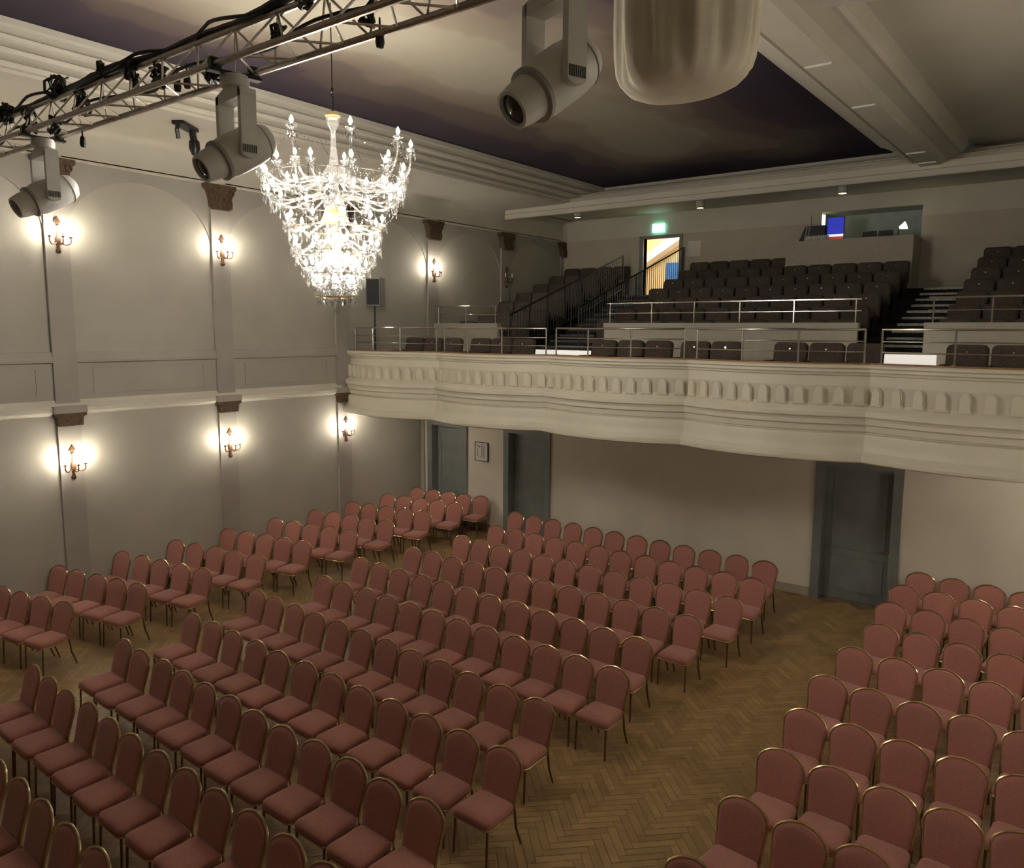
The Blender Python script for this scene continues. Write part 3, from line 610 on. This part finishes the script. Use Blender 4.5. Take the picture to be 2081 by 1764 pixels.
for i, (x, y) in enumerate(((1.1, -1.25), (13.6, -1.25))):
    d = thing('soffit_lamp', ['round ceiling lamp under the balcony near the left wall', 'round ceiling lamp under the balcony near the right wall'][i], 'lamp', (x, y, 3.098), 0, 'lamps under the balcony')
    MB().lathe([(0.17, 0.0), (0.17, -0.03), (0.15, -0.035)], 20).build('rim', GOLD, d)
    MB().lathe([(0.0, -0.06), (0.08, -0.055), (0.14, -0.04), (0.15, -0.03)], 16).build('diffuser', SOFL, d, SM)

# loudspeaker on stand
ls = thing('loudspeaker', 'dark grey loudspeaker on a pole at left end of balcony', 'speaker', (0.44, -2.02, 5.63), math.radians(35))
MB().prism([(-0.17, -0.19), (0.17, -0.19), (0.215, 0.0), (0.215, 0.17), (-0.215, 0.17), (-0.215, 0.0)][::1], 0.0, 0.66, 'z').build('cabinet', SPEAK, ls)
MB().box(-0.15, 0.15, -0.198, -0.19, 0.03, 0.63).build('grille', BLKMET, ls)
stn = thing('speaker_stand', 'thin black pole stand carrying the balcony loudspeaker', 'stand', (0.44, -2.02, 3.957))
MB().tube([(0, 0, 0.25), (0, 0, 1.67)], 0.022, 8).build('pole', BLACK, stn)
for k in range(3):
    a = 2*PI*k/3+0.4; MB().tube([(0.02*math.cos(a), 0.02*math.sin(a), 0.55), (0.33*math.cos(a), 0.33*math.sin(a), 0.015)], 0.014, 6).build('leg', BLACK, stn)

# ------------------------------------------------------------------ wall sconces
def flame(r, h): return [(r*0.45, 0.0), (r*0.9, h*0.2), (r, h*0.38), (r*0.72, h*0.62), (r*0.3, h*0.85), (0.0, h)]
SB = {}
def sconce(y, z, lit, label, right=False):
    t = thing('wall_sconce', label, 'lamp', (XR-0.02 if right else 0.056, y, z), PI if right else 0, 'bronze wall sconces')
    if 'plate' not in SB:
        SB['plate'] = MB().lathe([(0.0, -0.32), (0.03, -0.31), (0.045, -0.28), (0.03, -0.25), (0.026, -0.20), (0.045, -0.13), (0.05, -0.06), (0.03, -0.02), (0.02, 0.06), (0.016, 0.14), (0.03, 0.16), (0.012, 0.18)], 8, Matrix.Translation((0.035, 0, 0))).mesh('back_stem', BRONZE, SM)
        f = MB().prism([(-0.07, 0.20), (-0.045, 0.235), (0.0, 0.31), (0.045, 0.235), (0.07, 0.20), (0.03, 0.215), (0.022, 0.16), (-0.022, 0.16), (-0.03, 0.215)], 0.02, 0.045, 'x')
        SB['finial'] = f.mesh('finial', BRONZE)
        SB['pan'] = MB().lathe([(0.008, 0.0), (0.03, 0.012), (0.038, 0.022), (0.02, 0.02), (0.016, 0.03), (0.012, 0.03)], 8).mesh('drip_cup', BRONZE, SM)
        SB['candle'] = MB().lathe([(0.011, 0.03), (0.011, 0.10), (0.0, 0.10)], 8).mesh('candle_sleeve', CANDLE, SM)
        SB['bulb'] = MB().lathe([(r, z_+0.10) for r, z_ in flame(0.019, 0.075)], 6).mesh('bulb', BULBS, SM)
        SB['off'] = MB().lathe([(r, z_+0.10) for r, z_ in flame(0.019, 0.075)], 8).mesh('bulb', BULBOFF, SM)
    link('back_stem', SB['plate'], t); link('finial', SB['finial'], t)
    for a in (-62, 0, 62):
        A = math.radians(a); dx, dy = math.cos(A), math.sin(A); R = 0.195
        pts = bez((0.035, 0, -0.10), (0.035+0.10*dx, 0.10*dy, -0.22), (0.035+R*dx+0.03*dx, (R+0.03)*dy, -0.17), (0.035+R*dx, R*dy, -0.06), 8)
        arm = MB().tube(pts, 0.011, 6).build('arm', BRONZE, t, SM)
        pos = (0.035+R*dx, R*dy, -0.06)
        for nm, me in (('drip_cup', SB['pan']), ('candle_sleeve', SB['candle']), ('bulb', SB['bulb' if lit else 'off'])): link(nm, me, arm, pos)
names = {3: 'nearest the left picture edge', 4: 'on the middle pilaster', 5: 'beside the balcony front'}
for i in (2, 3, 4, 5):
    y = PY[i]+PW/2
    sconce(y, 2.70, True, 'lit bronze three-candle sconce on lower left wall, pilaster '+{2: 'just outside left picture edge', **names}[i])
for i, nm in ((2, 'just outside left picture edge'), (3, 'below the leftmost spotlight'), (4, 'left of the chandelier'), (5, 'behind the chandelier'), (6, 'above the balcony rail')):
    sconce(PY[i]+PW/2, 6.65, True, 'lit bronze three-candle sconce on upper left wall, pilaster '+nm)
sconce(PY[7]+PW/2, 6.65, False, 'unlit bronze sconce on upper left wall by the balcony seats')

for i, nm in ((3, 'nearest the stage'), (4, 'in the middle'), (5, 'by the balcony end')):
    sconce(PY[i]+PW/2, 2.70, True, 'lit bronze sconce on lower right wall outside picture, '+nm, True)
    sconce(PY[i]+PW/2, 6.65, True, 'lit bronze sconce on upper right wall outside picture, '+nm, True)

# ------------------------------------------------------------------ crystal chandelier
CHX, CHY = 6.58, -8.35
ch = thing('chandelier', 'large lit crystal chandelier with many candle bulbs', 'chandelier', (CHX, CHY, 5.28))
Z = lambda z: z-5.28
MB().tube([(0, 0, Z(7.80)), (0, 0, Z(9.08))], 0.008, 6).lathe([(0.0, Z(8.0)), (0.03, Z(8.02)), (0.0, Z(8.07))], 6).build('suspension_cable', BLKMET, ch)
lk = MB()
for k in range(7):
    z = Z(7.78)+0.045*k
    lk.tube([(0.018*math.cos(t)*(1 if k % 2 else 0), 0.018*math.cos(t)*(0 if k % 2 else 1), z+0.03*math.sin(t)) for t in [j*PI/4 for j in range(8)]], 0.006, 5, True)
lk.build('chain', BLKMET, ch)
MB().lathe([(0.0, Z(5.42)), (0.05, Z(5.45)), (0.09, Z(5.55)), (0.05, Z(5.62)), (0.04, Z(5.75)), (0.12, Z(5.85)), (0.05, Z(5.95)), (0.04, Z(6.1)), (0.13, Z(6.2)), (0.06, Z(6.35)), (0.05, Z(6.5)), (0.15, Z(6.62)), (0.07, Z(6.75)), (0.05, Z(6.9)), (0.16, Z(7.02)), (0.06, Z(7.15)), (0.035, Z(7.35)), (0.03, Z(7.55)), (0.07, Z(7.62)), (0.09, Z(7.70)), (0.03, Z(7.74)), (0.02, Z(7.80))], 14).build('central_column', GLASSARM, ch, SM)
MB().lathe([(0.17, Z(6.40)), (0.18, Z(6.44)), (0.13, Z(6.56)), (0.10, Z(6.62))], 12).lathe([(0.05, Z(7.70)), (0.10, Z(7.73)), (0.06, Z(7.78))], 10).build('gilt_collar', GOLD, ch, SM)
PAN = MB().lathe([(0.012, -0.03), (0.03, -0.02), (0.062, 0.012), (0.066, 0.02), (0.03, 0.004), (0.014, 0.006), (0.014, 0.05), (0.010, 0.055)], 10).mesh('drip_pan', CRYST, SM)
CBULB = MB().lathe([(r, z+0.05) for r, z in flame(0.024, 0.085)], 6).mesh('bulb', BULB, SM)
def drops(R, z, n, lengths, mb):
    for k in range(n):
        a = 2*PI*k/n; l = lengths[k % len(lengths)]; x, y = R*math.cos(a), R*math.sin(a)
        for j in range(l): octa(mb, x, y, z-0.03*j-0.015, 0.011)
        octa(mb, x, y, z-0.03*l-0.025, 0.016, 2.0)
def octa(mb, x, y, z, r, st=1.0):
    mb.add([(x+r, y, z), (x, y+r, z), (x-r, y, z), (x, y-r, z), (x, y, z+r*st), (x, y, z-r*st)], [(0,1,4),(1,2,4),(2,3,4),(3,0,4),(1,0,5),(2,1,5),(3,2,5),(0,3,5)])
PEND = MB(); drops(0.058, -0.005, 6, (1, 2), PEND); PENDM = PEND.mesh('pendants', CRYST)
# tiers: radius, pan height, number, hub height, phase
TIERS = [(0.98, 7.37, 9, 7.02, 0.20), (0.90, 7.02, 12, 6.85, 0.05), (0.82, 6.74, 12, 6.62, 0.30), (0.60, 6.40, 10, 6.30, 0.10), (0.53, 6.10, 9, 6.08, 0.25), (0.38, 5.83, 8, 5.85, 0.0), (0.24, 5.62, 6, 5.62, 0.3)]
strands = MB(); fringe = MB()
for ti, (R, zp, n, zh, ph) in enumerate(TIERS):
    for k in range(n):
        a = 2*PI*k/n+ph; dx, dy = math.cos(a), math.sin(a)
        dip = 0.22 if ti < 2 else 0.14
        pts = bez((0.05*dx, 0.05*dy, Z(zh+0.08)), (R*0.55*dx, R*0.55*dy, Z(zh+0.22)), (R*0.75*dx, R*0.75*dy, Z(min(zh, zp)-dip)), (R*dx, R*dy, Z(zp)-0.03), 9)
        if ti == 0: pts = bez((0.05*dx, 0.05*dy, Z(zh)), (R*0.45*dx, R*0.45*dy, Z(zh-0.35)), (R*1.02*dx, R*1.02*dy, Z(zh-0.22)), (R*dx, R*dy, Z(zp)-0.03), 10)
        arm = MB().tube(pts, 0.013, 6).build('arm', GLASSARM, ch, SM)
        link('drip_pan', PAN, arm, (R*dx, R*dy, Z(zp))); link('bulb', CBULB, arm, (R*dx, R*dy, Z(zp)))
        pd = link('pendants', PENDM, arm, (R*dx, R*dy, Z(zp))); pd['kind'] = 'stuff'
        # bead swag to the next arm and to the column
        a2 = a+2*PI/n
        p, q = Vector((R*dx, R*dy, Z(zp))), Vector((R*math.cos(a2), R*math.sin(a2), Z(zp)))
        m_ = 14
        for j in range(m_+1):
            t = j/m_; c_ = p.lerp(q, t); octa(strands, c_.x, c_.y, c_.z-0.16*4*t*(1-t), 0.010)
        if ti+1 < len(TIERS):
            R2, z2 = TIERS[ti+1][0]+0.02, TIERS[ti+1][1]
            for off in ((0.0, 0.5) if ti < 2 else (0.0,)):
                ao = a+off*2*PI/n
                c0 = Vector((R*math.cos(ao), R*math.sin(ao), Z(zp)-0.02-0.14*(off > 0))); c1 = Vector((R2*math.cos(ao+0.15), R2*math.sin(ao+0.15), Z(z2)))
                for j in range(13):
                    t = j/12; c_ = c0.lerp(c1, t); octa(strands, c_.x*(1+0.03*math.sin(PI*t)), c_.y*(1+0.03*math.sin(PI*t)), c_.z-0.04*math.sin(PI*t), 0.011)
    if ti:
        drops(R*0.96, Z(zp)-0.07, n*4, (2, 3, 2, 4), fringe)
        drops(R*0.55, Z(zp)-0.02, n*2, (3, 4), fringe)
        rg = MB().tube([(R*0.96*math.cos(t), R*0.96*math.sin(t), Z(zp)-0.06) for t in [2*PI*j/28 for j in range(28)]], 0.007, 5, True); rg.build('tier_ring', GOLD if ti == 3 else GLASSARM, ch, SM)
# bottom basket
for k in range(20):
    a = 2*PI*k/20
    for j in range(8):
        t = j/7; r = 0.34-0.08*t; octa(strands, r*math.cos(a), r*math.sin(a), Z(5.80)-0.33*t, 0.012)
drops(0.26, Z(5.47), 20, (1, 2), fringe); drops(0.14, Z(5.45), 10, (1,), fringe)
MB().tube([(0.26*math.cos(t), 0.26*math.sin(t), Z(5.475)) for t in [2*PI*j/24 for j in range(24)]], 0.009, 5, True).tube([(0.26, 0, Z(5.475)), (-0.26, 0, Z(5.475))], 0.006, 5).tube([(0, 0.26, Z(5.475)), (0, -0.26, Z(5.475))], 0.006, 5).build('bottom_ring', GOLD, ch, SM)
so = strands.build('bead_strands', CRYST, ch, recalc=False); so['kind'] = 'stuff'
so = fringe.build('crystal_fringe', CRYST, ch, recalc=False); so['kind'] = 'stuff'
MB().tube([(0, 0, Z(5.42)), (0, 0, Z(5.36))], 0.005, 5).lathe([(0.0, Z(5.26)), (0.03, Z(5.28)), (0.042, Z(5.31)), (0.025, Z(5.34)), (0.0, Z(5.37))], 10).build('ball_pendant', CRYST, ch, SM)

# ------------------------------------------------------------------ lighting truss
TY, TZ = -11.65, 6.93; TX0, TX1 = 1.2, 14.9
tr = thing('lighting_truss', 'aluminium triangular lighting truss wrapped in black cables', 'truss', (TX0, TY, TZ))
LT = TX1-TX0
for (dy, dz) in ((-0.15, 0), (0.15, 0), (0, 0.27)):
    MB().tube([(0, dy, dz), (LT, dy, dz)], 0.024, 8).build('chord', ALUD, tr, SM)
corners = [(-0.15, 0), (0.15, 0), (0, 0.27)]
nb = int(LT/0.25)
for fi, (p, q) in enumerate(((0, 1), (1, 2), (0, 2))):
    for half in (0, 1):
        a, b = (corners[p], corners[q]) if not half else (corners[q], corners[p])
        me = MB().tube([(0, a[0], a[1]), (0.25, b[0], b[1])], 0.0085, 5).mesh('brace', ALU)
        for k in range(half, nb, 2): link('brace', me, tr, (0.25*k, 0, 0))
for x in (2.0, 13.6):
    MB().tube([(x-TX0, 0, 0.27), (x-TX0, 0, 8.55-TZ if x < 2.2 else (9.08-TZ if x < 10 else 8.97-TZ))], 0.006, 5).build('suspension_wire', BLKMET, tr)
# cables lying along the top chord
rc_ = random.Random(11)
for ci, (lab, r) in enumerate((('thick black cable bundle lying along the truss top chord', 0.034), ('thin black cable snaking along the truss beside the bundle', 0.013), ('black cable sagging inside the lighting truss', 0.012))):
    pts = []
    for k in range(90):
        x = 4.6+k*0.1; 
        if ci == 0: pts.append((x, TY+0.03*math.sin(x*2.3)+0.01*rc_.random(), TZ+0.27+0.045+0.012*math.sin(x*5.1)))
        elif ci == 1: pts.append((x, TY-0.03+0.05*math.sin(x*3.7+1), TZ+0.27+0.045+0.03*math.sin(x*6.3)+0.01*rc_.random()))
        else: pts.append((x, TY+0.06*math.sin(x*4.1), TZ+0.06+0.05*abs(math.sin(x*1.9))))
    c_ = MB().tube([(p[0]-TX0, p[1]-TY, p[2]-TZ) for p in pts], r, 6).build('cable', BLACK, tr, SM); c_['label'] = lab
def coil(x, y, z, R, turns, label):
    pts = []
    for k in range(turns*12):
        t = 2*PI*k/12; rr = R*(0.85+0.25*rc_.random()); pts.append((x+rr*math.cos(t), y+0.35*rr*math.sin(t*0.9)+rc_.uniform(-.03, .03), z+rr*0.7*math.sin(t)+rc_.uniform(-.02, .02)))
    c_ = MB().tube([(p[0]-TX0, p[1]-TY, p[2]-TZ) for p in pts], 0.013, 5).build('cable_coil', BLACK, tr, SM); c_['label'] = label
coil(6.55, TY+0.02, TZ+0.37, 0.13, 7, 'large tangled black cable coil on truss above leftmost spotlight')
coil(5.9, TY, TZ+0.18, 0.16, 4, 'loose black cable coil hanging at left end of truss')
coil(7.55, TY-0.05, TZ+0.33, 0.07, 4, 'small black cable coil on the truss left of centre')
coil(6.75, TY-0.12, TZ-0.02, 0.09, 4, 'black cable coil hanging under truss beside leftmost spotlight')
coil(9.2, TY-0.02, TZ+0.02, 0.09, 4, 'black cable coil at the clamp of middle spotlight')
coil(8.0, TY-0.03, TZ+0.25, 0.09, 4, 'black cable loops on truss left of middle spotlight')
coil(10.25, TY, TZ+0.30, 0.09, 4, 'black cable loops on truss right of middle spotlight')
coil(5.45, TY-0.02, TZ+0.30, 0.12, 6, 'tangled black cable coil on top of truss at left picture edge')
coil(7.05, TY, TZ+0.15, 0.13, 5, 'tangled black cables inside truss right of leftmost spotlight')
coil(8.35, TY+0.02, TZ+0.16, 0.10, 5, 'tangled black cables inside truss left of the two plugs')
coil(9.9, TY+0.02, TZ+0.14, 0.08, 4, 'tangled black cables inside truss above the middle spotlight')
coil(11.1, TY, TZ+0.30, 0.09, 5, 'tangled black cables on truss near the top picture edge')
coil(10.75, TY+0.1, TZ+0.12, 0.08, 3, 'small black cable loops inside truss above the chandelier')
for i, (x, dy, z, lab) in enumerate(((6.72, 0.14, -0.10, 'black plug dangling under truss right of leftmost spotlight'), (8.62, 0.02, 0.05, 'left one of two black plugs hanging inside truss'), (8.76, 0.02, 0.05, 'right one of two black plugs hanging inside truss'), (8.02, 0.0, 0.16, 'black plug hanging from cable loops on truss'), (10.78, 0.16, -0.02, 'black plug under truss just above the chandelier cable'))):
    c_ = MB().lathe([(0.0, -0.07), (0.022, -0.065), (0.03, -0.03), (0.024, 0.02), (0.008, 0.04), (0.006, 0.12)], 8).build('cable_plug', BLACK, tr, SM, (x-TX0, dy, z)); c_['label'] = lab

# moving-head spotlights
MHM = {}
def moving_head(x, tilt, pan, label):
    t = thing('moving_spotlight', label, 'spotlight', (x, TY, TZ-0.03), pan, 'white moving head spotlights on the truss')
    if not MHM:
        MHM['base'] = MB().lathe([(0.085, -0.11), (0.10, -0.10), (0.105, -0.06), (0.095, -0.02), (0.07, -0.015)], 16).mesh('base', FIXW, SM)
        MHM['clamp'] = MB().box(-0.035, 0.035, -0.20, 0.20, -0.02, 0.0).box(-0.025, 0.025, -0.185, -0.115, -0.0, 0.075).box(-0.025, 0.025, 0.115, 0.185, 0.0, 0.075).mesh('clamp', BLKMET)
        y_ = MB().prism([(-0.17, -0.135), (-0.06, -0.105), (0.06, -0.105), (0.17, -0.135), (0.20, -0.175), (0.20, -0.20), (0.155, -0.20), (-0.155, -0.20), (-0.20, -0.20), (-0.20, -0.175)], -0.06, 0.06, 'y')
        MHM['yoke_bridge'] = y_.mesh('yoke_bridge', FIXW, SM)
        def armpoly():
            P_ = [(-0.06, -0.14), (0.06, -0.14)]
            P_ += [(0.06, -0.59)]+[(0.06*math.cos(a), -0.59-0.03*math.sin(a)) for a in [PI*k/6 for k in range(1, 6)]]+[(-0.06, -0.59)]
            return P_
        MHM['yoke_arm'] = MB().prism(armpoly(), 0.155, 0.20, 'x').mesh('yoke_arm', FIXW, SM)
        MHM['yoke_arm2'] = MB().prism(armpoly(), -0.20, -0.155, 'x').mesh('yoke_arm', FIXW, SM)
        MHM['barrel'] = MB().lathe([(0.0, 0.31), (0.06, 0.305), (0.11, 0.275), (0.138, 0.21), (0.149, 0.10), (0.149, -0.08), (0.134, -0.14)], 20).mesh('head_barrel', FIXW, SM)
        MHM['rear_cap'] = MB().lathe([(0.132, 0.216), (0.144, 0.208), (0.136, 0.200)], 20).mesh('seam_ring', FIXG, SM)
        MHM['ring'] = MB().lathe([(0.125, -0.14), (0.145, -0.145), (0.145, -0.17), (0.12, -0.175)], 20).mesh('focus_ring', FIXG, SM)
        MHM['snout'] = MB().lathe([(0.118, -0.17), (0.112, -0.25), (0.098, -0.32), (0.082, -0.322), (0.078, -0.30)], 20).mesh('snout', FIXW, SM)
        MHM['lens'] = MB().lathe([(0.0, -0.318), (0.04, -0.313), (0.078, -0.30), (0.078, -0.295)], 18).mesh('lens', LENS, SM)
        v = MB()
        for k in range(8): v.box(0.1985, 0.204, -0.052+k*0.014, -0.046+k*0.014, -0.585, -0.53)
        MHM['vent'] = v.mesh('vent_slots', DARKP)
    for nm in ('base', 'clamp', 'yoke_bridge', 'yoke_arm', 'yoke_arm2', 'vent'):
        link({'yoke_arm2': 'yoke_arm', 'vent': 'vent_slots'}.get(nm, nm), MHM[nm], t)
    hd = link('head_barrel', MHM['barrel'], t, (0, 0, -0.555), (-tilt-PI/2, 0, 0))
    for nm, key in (('seam_ring', 'rear_cap'), ('focus_ring', 'ring'), ('snout', 'snout'), ('lens', 'lens')): link(nm, MHM[key], hd)
moving_head(6.20, math.radians(-28), math.radians(-3), 'white moving spotlight nearest the left picture edge')
moving_head(9.42, math.radians(-30), math.radians(-8), 'white moving spotlight hanging just left of the chandelier')
moving_head(12.24, math.radians(-36), math.radians(-18), 'large white moving spotlight nearest the viewer by cloth bundle')

# cloth-wrapped bundle
BX, BY = 11.70, -9.0
cl = MB(); nseg = 96; prof = []
zs = [6.955, 6.955, 6.962, 6.99, 7.035, 7.10, 7.18, 7.3, 7.5, 7.8, 8.2, 8.6]
rs = [0.0, 0.12, 0.24, 0.36, 0.46, 0.53, 0.565, 0.585, 0.595, 0.60, 0.605, 0.60]
vs_, fs = [], []
for i, (z, r) in enumerate(zip(zs, rs)):
    for k in range(nseg):
        a = 2*PI*k/nseg
        fold = (0.055*abs(math.sin(3.5*a+0.06*i))**0.7+0.028*math.sin(11*a+0.25*i)+0.016*math.sin(23*a+1.0+0.2*i))*min(1, max(0.0, (z-6.98)/0.28))*min(1, r/0.5)
        rr = max(r*(1+0.03*math.cos(a-0.6)) - fold, 0.0)
        vs_.append((rr*math.cos(a), rr*math.sin(a), z+(0.10*r*math.cos(a-0.9) if i < 7 else 0.03*math.cos(a-0.9))))
n = nseg
for i in range(len(zs)-1):
    for k in range(n): fs.append((i*n+k, i*n+(k+1) % n, (i+1)*n+(k+1) % n, (i+1)*n+k))
bag = thing('cloth_bundle', 'pale fabric wrapped bundle hanging from ceiling at top edge', 'bundle', (BX, BY, 0))
cl.add(vs_, fs).build('cloth_wrap', CLOTH, bag, math.radians(70))
MB().tube([(0, 0, 8.55), (0, 0, 8.56)], 0.012, 6).lathe([(0.60, 8.595), (0.35, 8.63), (0.0, 8.64)], 24).build('cloth_top', CLOTH, bag, SM)
MB().tube([(0, 0, 8.62), (0.0, 0, 8.63)], 0.01, 6).build('tie', CLOTH, bag)

# white box at the upper right edge
wb = thing('ceiling_unit', 'white box unit hanging at upper picture edge right of beam', 'box', (12.78, -9.0, 7.40), math.radians(17))
MB().box(0.0, 0.9, -0.5, 0.0, 0.0, 0.35).build('housing', FIXW, wb)
for x in (0.15, 0.75): MB().tube([(x, -0.25, 0.35), (x, -0.25, 1.57)], 0.012, 6).build('hanger', BLKMET, wb)

# black bracket lamp on the left soffit
bk = thing('bracket_lamp', 'small black bracket lamp hanging from left soffit beside truss', 'lamp', (1.62, -7.42, 8.55), math.radians(35))
MB().box(-0.10, 0.10, -0.30, 0.30, -0.06, 0.0).build('mount_plate', BLKMET, bk)
MB().tube([(0, -0.27, -0.03), (0.0, -0.33, -0.16), (0.0, -0.29, -0.30)], 0.035, 6).build('thin_arm', BLKMET, bk)
MB().tube([(0, 0.25, -0.03), (0.02, 0.27, -0.20)], 0.06, 8).build('thick_arm', BLKMET, bk)
MB().lathe([(0.0, 0.0), (0.05, 0.01), (0.095, 0.12), (0.09, 0.24), (0.05, 0.29), (0.0, 0.295)], 12, Matrix.Translation((0.02, 0.28, -0.46))).build('lamp_head', BLKMET, bk, SM)
